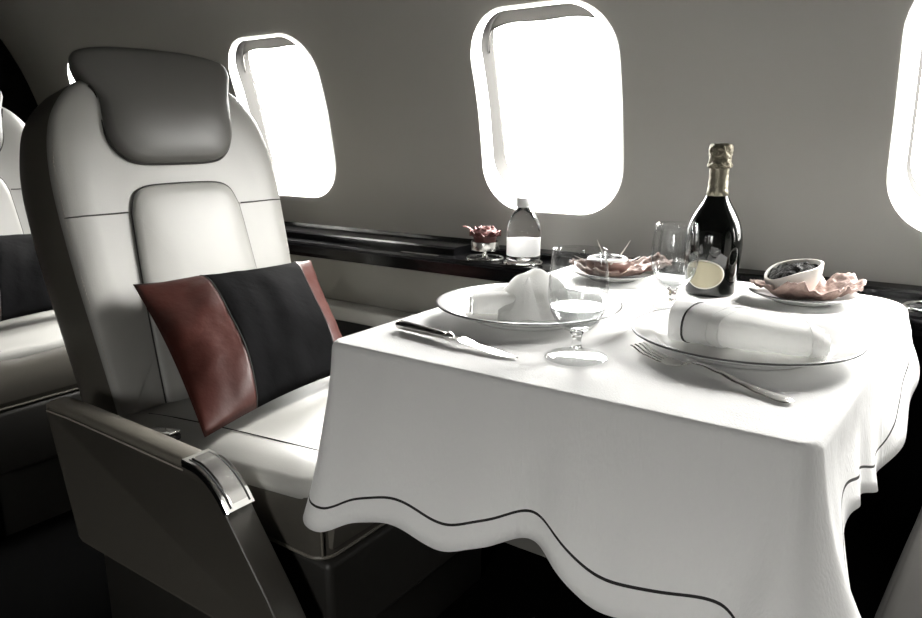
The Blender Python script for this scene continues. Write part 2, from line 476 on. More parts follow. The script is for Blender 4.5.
def make_chair():
    root = thing('cabin_seat', 'large cream leather cabin seat with taupe armrest beside the laid table', 'seat', (-1.0, .93, 0))
    F = back_frame(); O, U, V, N = F
    half = [(.236, -.10), (.240, 0), (.250, .16), (.258, .28), (.262, .40), (.260, .48), (.249, .545), (.228, .595), (.186, .640), (.125, .661), (.05, .667)]
    out = closed_spline([Vector(p) for p in half] + [Vector((-u, v)) for u, v in reversed(half)], 160)
    # gusset: the leather side wall and rear of the backrest
    b = nb(); pad(b, out, [(.55, -.175), (.86, -.17), (.95, -.155), (.99, -.125), (1.0, -.09), (1.0, -.012), (.996, -.006), (.985, -.006), (.5, -.006)], F, (0, .3))
    obj('backrest_shell', b, 'taupe_mid', root, sharp=60)
    # face with its two bolsters
    b = nb(); pad(b, out, [(.993, -.010), (.998, -.003), (.992, .002), (.975, .0075), (.94, .012), (.86, .0155), (.75, .013), (.6, .009), (.3, .009), (.1, .009)], F, (0, .3))
    obj('backrest_face', b, 'cream', root, sharp=60)
    def face_pt(u, v, w): return O + U * u + V * v + N * w
    # centre panel between the bolsters
    cp = [(.150, -.09), (.148, .0), (.141, .2), (.131, .36), (.126, .395), (.112, .425), (.085, .438), (.03, .441)]
    cpo = closed_spline([Vector(p) for p in cp] + [Vector((-u, v)) for u, v in reversed(cp)], 110)
    b = nb(); pad(b, cpo, [(1., .003), (1.003, .010), (.995, .0155), (.975, .0195), (.9, .023), (.7, .027), (.4, .029), (.1, .029)], F, (0, .18))
    cpan = obj('centre_panel', b, 'cream', root, sharp=60)
    b = nb(); add_tube(b, [face_pt(p.x * 1.004, (p.y - .18) * 1.004 + .18, .0125) for p in cpo] + [face_pt(cpo[0].x * 1.004, cpo[0].y, .0125)], .0018, 6, False)
    obj('panel_seam', b, 'seam', root)
    # crosswise seam over bolsters and centre panel
    b = nb()
    for u0, u1, w0, w1 in ((-.257, -.136, .003, .0158), (.136, .257, .0158, .003)):
        pts = []
        for i in range(17):
            u = u0 + (u1 - u0) * i / 16; a = abs(u) / .2615
            w = lerp_table([(.45, .0148), (.62, .0118), (.75, .0132), (.86, .0157), (.94, .0122), (.975, .008), (.99, .003)], a)
            pts.append(face_pt(u, .390, w))
        add_tube(b, pts, .0016, 6)
    pts = [face_pt(-.126 + .252 * i / 20, .383 - .002 * sin(PI * i / 20), .0155 + .0063 * min(1, 4 * i / 20, 4 - 4 * i / 20) ** .5) for i in range(21)]
    add_tube(b, pts, .0016, 6)
    obj('cross_seam', b, 'seam', root)
    # stitches along the edge between face and gusset
    b = nb()
    for sgn in (-1, 1):
        for i in range(70):
            v = -.02 + .008 * i
            u = lerp_table([(a[1], a[0]) for a in half[:8]], v)
            p = face_pt(sgn * (u - .0055), v, .0064)
            add_tube(b, [p, p + V * .0045], .0009, 4)
    st = obj('stitching', b, 'stitch', root); st['kind'] = 'stuff'
    # headrest wrapping over the top
    hr = [(.170, .652), (.178, .680), (.165, .704), (.11, .716), (.04, .720), (-.04, .720), (-.11, .716), (-.165, .704), (-.178, .680), (-.166, .652), (-.146, .622), (-.146, .580), (-.143, .535), (-.122, .503), (-.085, .4865), (0, .484), (.085, .4865), (.122, .503), (.143, .535), (.152, .580), (.160, .622)]
    ho = closed_spline([Vector(p) for p in hr], 150)
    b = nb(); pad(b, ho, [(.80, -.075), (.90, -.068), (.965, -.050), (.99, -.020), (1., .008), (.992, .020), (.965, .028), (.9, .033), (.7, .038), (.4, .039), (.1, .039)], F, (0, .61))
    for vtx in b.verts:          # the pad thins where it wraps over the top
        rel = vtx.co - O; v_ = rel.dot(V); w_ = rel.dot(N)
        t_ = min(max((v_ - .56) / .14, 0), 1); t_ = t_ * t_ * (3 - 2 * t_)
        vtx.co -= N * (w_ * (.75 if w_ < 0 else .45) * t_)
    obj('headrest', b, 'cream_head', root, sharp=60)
    hs = [p for p in ho]
    b = nb(); add_tube(b, [face_pt(p.x * 1.012, .61 + (p.y - .61) * 1.012, .012) for p in hs if p.y < .64], .0024, 6)
    obj('headrest_seam', b, 'seam', root)
    # seat cushion: crowned top that drops towards the back
    b = nb()
    hx, hy = .30, .292
    n1, n2 = 40, 40
    def top(x, y):
        t = (x + .3) / .6
        z = .405 + .064 * max(t, 0) ** .6 + .012 * (1 - (y / hy) ** 2)
        bol = (abs(y) / hy)
        z += .010 * math.exp(-((bol - .82) / .12) ** 2)
        return z
    rr = round_rect(hx, hy, .045, 8)
    rings = []
    for s, dz in ((.985, -.030), (.998, -.024), (1., -.016), (.994, -.007), (.979, -.0015), (.95, 0), (.88, 0), (.8, 0), (.7, 0), (.6, 0), (.45, 0), (.3, 0), (.15, 0)):
        rings.append([(px * s + .012, py * s, top(px * s, py * s) + dz) for px, py in rr])
    vr = add_rings(b, rings, True, True)
    obj('seat_cushion', b, 'cream', root, sharp=60)
    for sg in (-1, 1):
        b = nb(); add_tube(b, [(-.24 + .53 * i / 20, sg * .205, top(-.24 + .53 * i / 20 - .012, sg * .205)) for i in range(21)], .0011, 6)
        obj('cushion_seam', b, 'seam', root)
    b = nb(); rr2 = round_rect(.302, .291, .03, 6)
    add_rings(b, [[(px * s + .012, py * s, z if z < .40 else top(px, py) - z + .40) for px, py in rr2] for s, z in ((.98, .352), (1, .358), (1, .38), (1, .426), (.994, .4215), (.975, .4205))])
    obj('seat_gusset', b, 'taupe', root, sharp=40)
    b = nb(); rg = []
    for i in range(21):          # the front of the cushion rolls down, cream leather darkened to taupe for the shadow on it
        y = -.275 + .55 * i / 20; zt_ = top(.29, y)
        rg.append([(.296, y, .37), (.318, y, .37), (.323, y, .40), (.321, y, zt_ - .034), (.312, y, zt_ - .013), (.300, y, zt_ - .005), (.285, y, zt_ - .012)])
    add_rings(b, rg); obj('front_roll', b, 'taupe_mid', root, sharp=60)
    b = nb(); add_tube(b, [(px * 1.0 + .012, py * 1.0, .356) for px, py in rr2] + [(rr2[0][0] + .012, rr2[0][1], .356)], .003, 6, False)
    for cy in (-1, 1): add_tube(b, [(.309, cy * .286, .36), (.309, cy * .286, .43)], .002, 6)
    obj('piping', b, 'taupe_light', root)
    b = nb(); add_box(b, (-.29, -.285, .20), (.320, .285, .3505), .012); obj('seat_base', b, 'taupe_dark', root)
    b = nb(); add_box(b, (-.25, -.25, .0), (.235, .25, .199), .01); pd = obj('pedestal', b, 'taupe_dark', root)
    b = nb(); add_box(b, (.2352, -.035, .125), (.238, -.005, .155), .001, 1); obj('placard', b, 'placard', pd)
    # aisle armrest
    def arm(y0, y1, top_m, dz=0, chrome=True, nm='armrest'):
        prof = [(-.283, .478), (-.277, .488), (-.27, .490), (.120, .484), (.150, .481), (.172, .473), (.190, .461), (.206, .444), (.224, .418), (.262, .366), (.290, .328), (.318, .285), (.330, .250), (.32, .246), (-.215, .246), (-.225, .252)]
        prof = [(x, z + dz * (1 if z > .3 else 0)) for x, z in prof]
        b = nb()
        ym = (y0 + y1) / 2; h = (y1 - y0) / 2
        cx = sum(p[0] for p in prof) / len(prof); cz = sum(p[1] for p in prof) / len(prof)
        rings = []
        for yy, ins in ((ym - h + .001, .010), (ym - h, .006), (ym - h + .0015, .002), (ym - h + .006, 0), (ym + h - .006, 0), (ym + h - .0015, .002), (ym + h, .006)):
            rings.append([(x + (cx - x) * ins * 3, yy, z + (cz - z) * ins * 3) for x, z in prof])
        add_rings(b, rings)
        a = obj(nm, b, 'taupe' if chrome else 'taupe_dark', root, sharp=35)
        # top pad
        b = nb()
        path = [(-.276, .4905 + dz), (-.2, .4925 + dz), (0, .4895 + dz), (.118, .4868 + dz)]
        rings = []
        for x, z in path:
            rings.append([(x, y0 + .0005, z - .006), (x, y0 + .001, z + .001), (x, y0 + .007, z + .0055), (x, ym, z + .0075), (x, y1 - .007, z + .0055), (x, y1 - .001, z + .001), (x, y1 - .0005, z - .006)])
        add_rings(b, rings)
        obj(nm + '_pad', b, top_m, a, sharp=60)
        if not chrome: return
        b = nb(); add_tube(b, [(x, y0 + .0005, z - .010) for x, z in path], .0014, 6); obj('pad_seam', b, 'stitch', a)
        # polished end cap over the front curve, with its ashtray lid
        cpth = [Vector((x, 0, z)) for x, z in ((.119, .4915), (.135, .4905), (.152, .4885), (.170, .4815), (.187, .4705), (.203, .4555), (.216, .438))]
        cpth = spline(cpth, 24)
        def band(pth, ya, yb, t):
            b = nb(); rings = []
            for i, p in enumerate(pth):
                d = (pth[min(i + 1, len(pth) - 1)] - pth[max(i - 1, 0)]).normalized(); n_ = Vector((-d.z, 0, d.x))
                if n_.z < 0: n_ = -n_
                rings.append([(p + n_ * w + Vector((0, y, 0))) for y, w in ((ya, -.008), (ya, t - .0015), (ya + .0015, t), (yb - .0015, t), (yb, t - .0015), (yb, -.008))])
            add_rings(b, rings); return b
        cap = obj('end_cap', band(cpth, y0 - .0015, y1 + .0015, .003), 'chrome', a, sharp=30)
        obj('ashtray_lid', band(cpth[3:-2], y0 + .008, y1 - .008, .0055), 'brushed', cap, sharp=30)
        b = nb()
        for y in (y0 + .0062, y1 - .0062):
            add_tube(b, [p + Vector((.0022, y, .0022)) for p in cpth[2:-1]], .0016, 6)
        obj('cap_groove', b, 'black', cap)
    arm(-.372, -.327, 'taupe_light')
    arm(.300, .330, 'taupe_dark', -.055, False, 'outboard_armrest')
    # lower side panel with a bright strip
    b = nb(); add_box(b, (-.20, -.345, .012), (.30, -.300, .228), .008); sp = obj('side_panel', b, 'taupe_dark', root)
    b = nb(); add_box(b, (-.17, -.3475, .218), (.29, -.345, .224), .001, 1); obj('bright_strip', b, 'brushed', sp)
    # seat belt buckle lying between armrest and cushion
    b = nb(); add_box(b, (-.035, -.316, .476), (.032, -.296, .488), .004); bk = obj('belt_buckle', b, 'black', root)
    b = nb(); add_box(b, (-.036, -.3165, .4885), (.030, -.2955, .4915), .0012, 2); obj('buckle_plate', b, 'chrome', bk)
    bk.rotation_euler = (0, rad(-8), 0); bk.location = (.035, .004, -.008)
    b = nb(); add_tube(b, [(-.035, -.306, .47), (-.075, -.303, .455), (-.13, -.30, .43)], [(.016, .0015)] * 3, 8); obj('belt_strap', b, 'black', root)
    return root
seat = make_chair()
seat2 = dup(seat, (-2.05, .905, -.01), 0, 'second cream leather seat behind the large one, partly cut off', 'cabin seats')
seat['group'] = 'cabin seats'
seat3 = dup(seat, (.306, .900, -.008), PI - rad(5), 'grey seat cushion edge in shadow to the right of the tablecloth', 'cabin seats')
for ch in seat3.children:           # the shadow on this one is put into its colour as dark grey
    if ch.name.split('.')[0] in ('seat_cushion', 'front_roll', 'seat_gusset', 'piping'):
        ch.data = ch.data.copy(); ch.data.materials[0] = M['seat_shaded']

# ------------------------------------------------------------------ pillow
def make_pillow(name, c4, label):
    TL, TR, BL, BR = [Vector(p) for p in c4]
    ctr = (TL + TR + BL + BR) / 4
    root = thing(name, label, 'pillow', ctr)
    n = ((TR - TL).cross(BL - TL)).normalized()
    if n.x < 0: n = -n
    def S(u, v, side):
        # edges bow in a little between pointed corners
        uu = u + .022 * sin(PI * v) * (1 - 2 * u) * abs(1 - 2 * u) ** 1.5
        vv = v + .032 * sin(PI * u) * (1 - 2 * v) * abs(1 - 2 * v) ** 1.5
        p = (TL * (1 - uu) + TR * uu) * (1 - vv) + (BL * (1 - uu) + BR * uu) * vv
        puff = (max(0, sin(PI * u)) ** .55) * (max(0, sin(PI * v)) ** .55)
        amp = .060 if side > 0 else -.010
        w = puff * amp
        if side > 0:
            w += .010 * noise.noise(Vector((u * 4.1, v * 3.3, 1.7))) * puff ** .5
            w += .006 * noise.noise(Vector((u * 9, v * 2.5 + u * 3, 4.2))) * puff ** .5
            if u < .29 or u > .87: w += .0045 * noise.noise(Vector((u * 3, v * 15 + u * 6, 2.2))) * puff ** .4
        return p + n * w - ctr
    def sect(u0, u1, nu, nv=30):
        b = nb()
        rings = []
        for i in range(nu + 1):
            u = u0 + (u1 - u0) * i / nu
            sk = lambda v: u
            r = [S(u, k / nv, 1) for k in range(nv + 1)] + [S(u, k / nv, -1) for k in range(nv - 1, 0, -1)]
            rings.append(r)
        add_rings(b, rings, True, True)
        bmesh.ops.remove_doubles(b, verts=b.verts, dist=1e-5)
        return b
    obj('suede_centre', sect(.30, .86, 34), 'suede', root, sharp=None)
    obj('leather_band', sect(0, .298, 18), 'redleather', root, sharp=None)
    obj('leather_band', sect(.862, 1, 12), 'redleather', root, sharp=None)
    for u in (.299, .861):
        b = nb(); add_tube(b, [S(u, k / 30, 1) + n * .0005 for k in range(31)], .0011, 6)
        obj('band_seam', b, 'seam', root)
    return root
P1 = [(-1.276, .742, .676), (-1.270, 1.192, .662), (-.945, .642, .482), (-.995, 1.045, .484)]
make_pillow('throw_pillow', P1, 'black suede pillow with dark red leather bands on the large seat')
P2 = [(x - 1.045, y + .035, z - .004) for x, y, z in P1]
make_pillow('throw_pillow', P2, 'black and dark red pillow on the seat behind, at the left edge')

# ------------------------------------------------------------------ table and cloth
TX0, TX1, TY0, TY1, TZ = -.628, -.070, .605, 1.300, .702
tb = thing('folding_table', 'side table folded out from the wall, hidden under the white cloth', 'table', (-.34, 1.0, 0))

# perimeter of the table top, counterclockwise from the front left corner: (point, normal, side tag, distance)
per = []
def seg(a, bb, nrm, n, tagname):
    for i in range(n):
        t = i / n; per.append((a[0] + (bb[0] - a[0]) * t, a[1] + (bb[1] - a[1]) * t, nrm[0], nrm[1], tagname))
def corner(c, r, a0, n, tagname):
    for i in range(n):
        a = a0 + PI / 2 * i / n; per.append((c[0] + r * cos(a), c[1] + r * sin(a), cos(a), sin(a), tagname))
rf, rb = .022, .085
seg((TX0 + rf, TY0), (TX1 - rf, TY0), (0, -1), 150, 'front'); corner((TX1 - rf, TY0 + rf), rf, -PI / 2, 22, 'cfr')
seg((TX1, TY0 + rf), (TX1, TY1 - rb), (1, 0), 150, 'right'); corner((TX1 - rb, TY1 - rb), rb, 0, 26, 'cbr')
seg((TX1 - rb, TY1), (TX0 + rf, TY1), (0, 1), 80, 'back'); corner((TX0 + rf, TY1 - rf), rf, PI / 2, 14, 'cbl')
seg((TX0, TY1 - rf), (TX0, TY0 + rf), (-1, 0), 120, 'left'); corner((TX0 + rf, TY0 + rf), rf, PI, 18, 'cfl')
SK = .024                # the far end of the table is a little wider on the aisle-facing right
per = [(x + SK * max(0, (x - TX0) / (TX1 - TX0)) * max(0, (y - TY0) / (TY1 - TY0)), y, a, b_, tg) for x, y, a, b_, tg in per]
b = nb(); ins = [(x - a * .012 + .34, y - b_ * .012 - 1.0) for x, y, a, b_, tg in per[::4]]
add_rings(b, [[(x, y, z) for x, y in ins] for z in (.668, .6965)]); obj('table_top', b, 'lacquer', tb, sharp=30)
b = nb(); add_box(b, (-.2, .245, .003), (.2, .280, .6675), .006); obj('support_panel', b, 'black', tb)
def drop(x, y, tg):
    if tg == 'front': return lerp_table([(-.61, .240), (-.56, .208), (-.50, .192), (-.43, .203), (-.37, .178), (-.325, .155), (-.295, .175), (-.25, .196), (-.19, .186), (-.13, .178), (-.10, .185), (-.078, .215)], x)
    if tg == 'cfr': return .225
    if tg == 'right': return lerp_table([(.625, .225), (.66, .14), (.72, .105), (.80, .122), (.90, .148), (.96, .150), (1.02, .130), (1.1, .098), (1.2, .074)], y)
    if tg == 'cbr': return .074 - .052 * max(0, (y - 1.215) / .085)
    if tg == 'back': return .022
    if tg == 'cbl': return .03
    if tg == 'left': return lerp_table([(.63, .236), (.8, .20), (1.1, .15), (1.26, .06), (1.29, .03)], y)
    return .236
def flare(x, y, tg):
    """(outward reach at the hem, fold wave)"""
    if tg == 'front':
        f = lerp_table([(-.61, .040), (-.55, .034), (-.5, .032), (-.37, .034), (-.325, .010), (-.28, .032), (-.2, .040), (-.13, .034), (-.08, .075)], x)
        return f
    if tg == 'cfr': return .096
    if tg == 'right': return lerp_table([(.625, .070), (.66, .028), (.70, .012), (.76, .018), (.82, .012), (.88, .024), (.95, .012), (1.02, .032), (1.09, .022), (1.15, .026), (1.22, .020)], y)
    if tg == 'cbr': return .018 - .010 * max(0, (y - 1.215) / .085)
    if tg == 'back': return .008
    if tg == 'cbl': return .012
    if tg == 'left': return lerp_table([(.63, .040), (.75, .022), (.9, .028), (1.05, .01), (1.2, .02), (1.27, .012)], y)
    return .046
def make_cloth():
    b = nb()
    n = len(per)
    cx, cy = (TX0 + TX1) / 2, (TY0 + TY1) / 2
    def zt(x, y): return TZ + .0006 * noise.noise(Vector((x * 9, y * 9, 0)))
    rings = []; kinds = []
    for s in (.06, .2, .35, .5, .65, .78, .88, .94):
        rings.append([(cx + (p[0] - cx) * s, cy + (p[1] - cy) * s, zt(cx + (p[0] - cx) * s, cy + (p[1] - cy) * s)) for p in per]); kinds.append('top')
    R = .009
    for dn, dz in ((-R, 0), (-R * .62, .0007 - R * .08), (-R * .29, -R * .29), (-R * .07, -R * .62), (0, -R)):
        rings.append([(p[0] + p[2] * dn, p[1] + p[3] * dn, TZ + dz) for p in per]); kinds.append('top')
    L = [drop(p[0], p[1], p[4]) for p in per]; Fl = [flare(p[0], p[1], p[4]) for p in per]
    for arr, w in ((L, 5), (Fl, 3)):            # soften across the joins
        for _ in range(2):
            src = list(arr)
            for i in range(n): arr[i] = sum(src[(i + d) % n] for d in range(-w, w + 1)) / (2 * w + 1)
    qs = [.12, .24, .36, .48, .6, .72]
    def pt(i, dist):
        p = per[i]; l = max(L[i] - R, 1e-3); q = min(max((dist) / l, 0), 1)
        w = Fl[i] * (.35 * q + .65 * q * q) * min(1, L[i] / .06)
        w += (.0015 * noise.noise(Vector((p[0] * 14, p[1] * 14, q * 2))) + .0045 * noise.noise(Vector((p[0] * 16 + q * 1.2, p[1] * 16, q * .7 + 4)))) * min(1, q * 2.2)
        return (p[0] + p[2] * w, p[1] + p[3] * w, TZ - R - l * q)
    HEM, LINE = .0275, .0030
    for q in qs:
        rings.append([pt(i, max(L[i] - R - HEM - LINE, L[i] * .3) * q / .78) for i in range(n)]); kinds.append('cloth')
    rings.append([pt(i, max(L[i] - R - HEM - LINE, L[i] * .33)) for i in range(n)]); kinds.append('cloth')
    rings.append([pt(i, max(L[i] - R - HEM, L[i] * .36)) for i in range(n)]); kinds.append('line')
    rings.append([pt(i, max(L[i] - R - HEM * .5, L[i] * .6)) for i in range(n)]); kinds.append('cloth')
    rings.append([pt(i, L[i] - R) for i in range(n)]); kinds.append('cloth')
    vr = [[b.verts.new(p) for p in r] for r in rings]
    for k, (a, c) in enumerate(zip(vr, vr[1:])):
        for i in range(n):
            f = b.faces.new((a[i], a[(i + 1) % n], c[(i + 1) % n], c[i]))
            if kinds[k + 1] == 'line' and per[i][4] not in ('back',): f.material_index = 1
    b.faces.new(list(reversed(vr[0])))
    return b
cl = obj('tablecloth', make_cloth(), ['linen', 'stripe'], sharp=None)
md = cl.modifiers.new('thickness', 'SOLIDIFY'); md.thickness = .0011; md.offset = -1
tag(cl, 'white linen tablecloth with a thin black line above its hem', 'tablecloth')
CT = TZ + .0008         # what stands on the cloth

# ------------------------------------------------------------------ plates
PL1, PL2 = (-.484, .858), (-.196, .862)
def make_plate(c, label):
    root = thing('dinner_plate', label, 'plate', (*c, CT), 0, 'dinner plates on the tablecloth')
    R = .1285
    prof = [(0, .0022), (.070, .0022), (.072, 0.0), (.080, 0), (.082, .003), (.098, .009), (.118, .0155), (R - .001, .0195), (R, .0205), (R - .0004, .0216), (R - .0024, .0220), (.118, .0185), (.106, .0150), (.101, .0118), (.096, .0080), (.088, .0066), (.05, .006), (0, .006)]
    b = nb(); add_lathe(b, prof, 96); obj('plate_body', b, 'porcelain', root, sharp=60)
    b = nb()
    add_lathe(b, [(R - .0016, .0222), (R - .0002, .02205), (R + .0005, .0212), (R + .0005, .0204), (R - .0006, .0203)], 96, closed_ends=False)
    obj('rim_line', b, 'plateline', root)
    return root
make_plate(PL1, 'white plate with dark rim line under the peaked napkin, nearest the cream seat')
make_plate(PL2, 'white plate with dark rim line under the rolled napkin with a stripe')

# ------------------------------------------------------------------ napkins
def napkin_roll(b, A, Bp, prof_w, prof_h, n=26, m=40, wob=.0015, z0=None, mi=None, twist=0):
    A, Bp = Vector(A), Vector(Bp); d = (Bp - A).normalized(); side = Vector((-d.y, d.x, 0)).normalized()
    rings = []
    for i in range(m + 1):
        t = i / m; c = A.lerp(Bp, t); w = lerp_table(prof_w, t); h = lerp_table(prof_h, t)
        r = []
        for k in range(n):
            a = 2 * PI * k / n
            x = w * (abs(cos(a)) ** .75) * (1 if cos(a) >= 0 else -1); z = h * (abs(sin(a)) ** .8) * (1 if sin(a) >= 0 else -1)
            nn = 1 + .05 * noise.noise(Vector((t * 6, cos(a) * 1.5, sin(a) * 1.5 + wob * 1000)))
            r.append(c + side * x * nn + Vector((0, 0, h + z * nn)))
        rings.append(r)
    vr = add_rings(b, rings, True, True)
    return rings
# striped roll on the plate nearer the bottle
zP = CT + .0072
nr = thing('napkin', 'rolled white napkin with a dark stripe near one end, lying across a plate', 'napkin', (PL2[0], PL2[1], zP), 0, 'napkins on the plates')
A = (-.076, -.024, 0); Bv = (.086, .000, 0)
W = [(0, .034), (.15, .036), (.5, .037), (.85, .034), (1, .030)]; H = [(0, .0225), (.12, .0225), (.5, .0195), (.9, .0165), (1, .0135)]
b = nb(); rings = napkin_roll(b, A, Bv, W, H)
obj('rolled_cloth', b, 'napkin', nr, sharp=60)
Av, Bvv = Vector(A), Vector(Bv); dd = (Bvv - Av).normalized(); sd = Vector((-dd.y, dd.x, 0))
def cuff(t0, t1, grow, m, slant=0.):
    """an overlapping layer of cloth round the roll"""
    bb = nb(); rg = []
    for t in [t0 + (t1 - t0) * i / 6 for i in range(7)]:
        w = lerp_table(W, t) + grow; h = lerp_table(H, t); c0 = Av.lerp(Bvv, t); r = []
        for k in range(26):
            a = 2 * PI * k / 26
            ca, sa = cos(a), sin(a)
            x = w * (abs(ca) ** .75) * (1 if ca >= 0 else -1); z = (h + grow * .9) * (abs(sa) ** .8) * (1 if sa >= 0 else -1)
            nn = 1 + .05 * noise.noise(Vector((t * 6, ca * 1.5, sa * 1.5 + 1.5)))
            r.append(c0 + sd * x * nn + dd * slant * ca + Vector((0, 0, max(h + z * nn, .0003))))
        rg.append(r)
    add_rings(bb, rg, True, True)
    obj('fold', bb, m, nr, sharp=60)
cuff(.15, .161, .0009, 'stripe', .010); cuff(.29, .345, .0016, 'napkin', .014); cuff(.38, .42, .0014, 'napkin', .014); cuff(.90, .93, .001, 'napkin', -.006)
b = nb()   # end flap with visible layers
for q, (w, h) in enumerate(((.026, .0105), (.018, .0065))):
    rg = []
    for t in (.99, 1.03 + q * .012):
        c0 = Av.lerp(Bvv, t); rg.append([c0 + sd * w * cos(2 * PI * k / 20) + Vector((0, 0, .0125 + h * sin(2 * PI * k / 20))) for k in range(20)])
    add_rings(b, rg)
obj('end_fold', b, 'napkin', nr, sharp=40)

# peaked napkin on the plate nearest the seat: a roll lying along the plate under an upright folded peak
nl = thing('napkin', 'white napkin folded into a raised peak over a small roll, on a plate', 'napkin', (PL1[0], PL1[1], zP), 0, 'napkins on the plates')
E1 = Vector((cos(rad(34.9)), sin(rad(34.9)), 0)); E2 = Vector((-sin(rad(34.9)), cos(rad(34.9)), 0))     # along and across the folded cloth
def LP(a, bq, z): return E1 * a + E2 * bq + Vector((0, 0, z))
b = nb(); napkin_roll(b, LP(-.078, -.010, .0), LP(.05, -.012, 0), [(0, .021), (.3, .023), (1, .026)], [(0, .0135), (.4, .015), (1, .018)], wob=.004)
obj('rolled_cloth', b, 'napkin', nl, sharp=60)
b = nb()   # spiral end of the roll
sp = [LP(-.080 - .001 * i / 60, -.010 + (.0035 + .014 * i / 60) * cos(i * .32), .0135 + (.0025 + .0092 * i / 60) * sin(i * .32)) for i in range(61)]
add_tube(b, sp, .0016, 6, up=E1); obj('spiral_fold', b, 'napkin', nl)
def clear(p):            # keep the cloth above the plate's rising rim
    r = math.hypot(p[0], p[1])
    zc = .0012 + lerp_table([(0, 0), (.086, 0), (.096, .0022), (.101, .0062), (.106, .0092), (.118, .0128), (.130, .0168)], r)
    return Vector((p[0], p[1], max(p[2], zc)))
def loft_fold(fn, nu=28, nv=22, name='fold', m='napkin', thick=0.):
    bb = nb(); g = [[bb.verts.new(clear(fn(i / nu, j / nv))) for j in range(nv + 1)] for i in range(nu + 1)]
    for i in range(nu):
        for j in range(nv): quad(bb, g[i][j], g[i + 1][j], g[i + 1][j + 1], g[i][j + 1])
    o = obj(name, bb, m, nl, sharp=None)
    if thick:
        md_ = o.modifiers.new('thickness', 'SOLIDIFY'); md_.thickness = thick; md_.offset = 0
    return o
def heap(u, v):          # the big rounded fold: a sloping front rising to a peak, falling away behind
    a = -.036 + .098 * u - .010 * (1 - v) * (1 - u)
    bq = -.062 + .125 * v
    prof_u = max(0., sin(PI * min(max(u * .93 + .035, 0), 1))) ** .62
    ridge = lerp_table([(0, 0), (.10, .30), (.5, 1.), (.72, .93), (1, .30)], v)
    z = .002 + .056 * prof_u * ridge
    z += .0022 * sin(u * 21 + v * 5) * prof_u * (1 - abs(v - .4))
    return LP(a, bq, z)
loft_fold(heap, 48, 36, 'peaked_fold')
def front_tri(u, v):     # triangular flap laid on the front slope
    half_ = .0015 + .021 * (1 - v)
    a = -.012 + .010 * v + (u * 2 - 1) * half_
    bq = -.067 + .050 * v
    return LP(a, bq, .005 + .046 * v + .0022 * cos(PI * (u - .5)))
loft_fold(front_tri, name='front_flap')
def tail(u, v):          # flat end running on towards the far rim
    a = .030 + .070 * v + .01 * u; return LP(a, -.030 + .085 * u, .012 + .014 * sin(PI * u) * (1 - .6 * v) + .0015 * sin(u * 17))
loft_fold(tail, 26, 14, 'tail_fold')

# ------------------------------------------------------------------ cutlery
def oriented(root, A, Bp):
    d = Vector(Bp) - Vector(A); root.location = A; root.rotation_euler = (0, 0, math.atan2(d.y, d.x)); return d.length
fk = thing('fork', 'silver dinner fork lying on the white cloth before the right-hand plate', 'fork', (0, 0, 0))
LF = oriented(fk, (-.292, .776, CT), (-.110, .700, CT)); sF = LF / .197
def strip_solid(sect, m=14):
    """sect: (x, half width, z middle, half thickness)"""
    b = nb(); rings = []
    for x, w, z, t in sect: rings.append([(x * sF, w * cos(2 * PI * k / m), z + t * sin(2 * PI * k / m)) for k in range(m)])
    add_rings(b, rings); return b
def sm(tab, n):
    xs = [tab[0][0] + (tab[-1][0] - tab[0][0]) * i / n for i in range(n + 1)]
    return [(x, *(lerp_table([(r[0], r[j]) for r in tab], x) for j in (1, 2, 3))) for x in xs]
for k in range(4):
    y = -.0093 + .0062 * k
    b = nb(); add_tube(b, [(x * sF, y * (1 + .1 * (1 - x / .045)), lerp_table([(0, .0110), (.02, .0052), (.046, .0030)], x)) for x in [.046 * i / 10 for i in range(11)]], [(.0012 + .0008 * i / 10, .0007 + .0004 * i / 10) for i in range(11)], 8)
    obj('tine', b, 'silver', fk)
obj('fork_head', strip_solid(sm([(.043, .0108, .0030, .0011), (.056, .0112, .0024, .0014), (.066, .0085, .0034, .0016), (.074, .0040, .0068, .0018), (.082, .0030, .0098, .0019)], 24)), 'silver', fk)
obj('handle', strip_solid(sm([(.0815, .0034, .0098, .0020), (.095, .0034, .0105, .0020), (.115, .0042, .0085, .0018), (.14, .0055, .0050, .0016), (.165, .0080, .0028, .0014), (.188, .0095, .0022, .0013), (.1955, .0075, .0020, .0011), (.197, .003, .0019, .0007)], 40)), 'silver', fk)

kn = thing('knife', 'silver table knife with a round handle beside the left-hand plate', 'knife', (0, 0, 0))
LK = oriented(kn, (-.590, .700, CT), (-.392, .674, CT)); sF = LK / .20
b = nb(); add_tube(b, [(x * sF, 0, .0068) for x in (0, .0015, .005, .02, .05, .075, .086, .0885)], [.002, .0048, .0060, .0062, .0056, .0047, .0043, .003], 16); obj('handle', b, 'brushed', kn)
b = nb(); add_tube(b, [(x * sF, 0, .0068) for x in (.0875, .090, .0945, .098, .101)], [.0035, .0058, .0062, .0046, .0030], 16); obj('bolster', b, 'silver', kn)
bl = [(.099, -.003, .003), (.106, -.006, .005), (.115, -.0095, .0075), (.124, -.0105, .0082), (.133, -.0080, .0070), (.142, -.0092, .0062), (.155, -.0105, .0062), (.17, -.0105, .0056), (.185, -.0080, .0045), (.195, -.0035, .0028), (.2, 0, .0012)]
b = nb(); rings = []
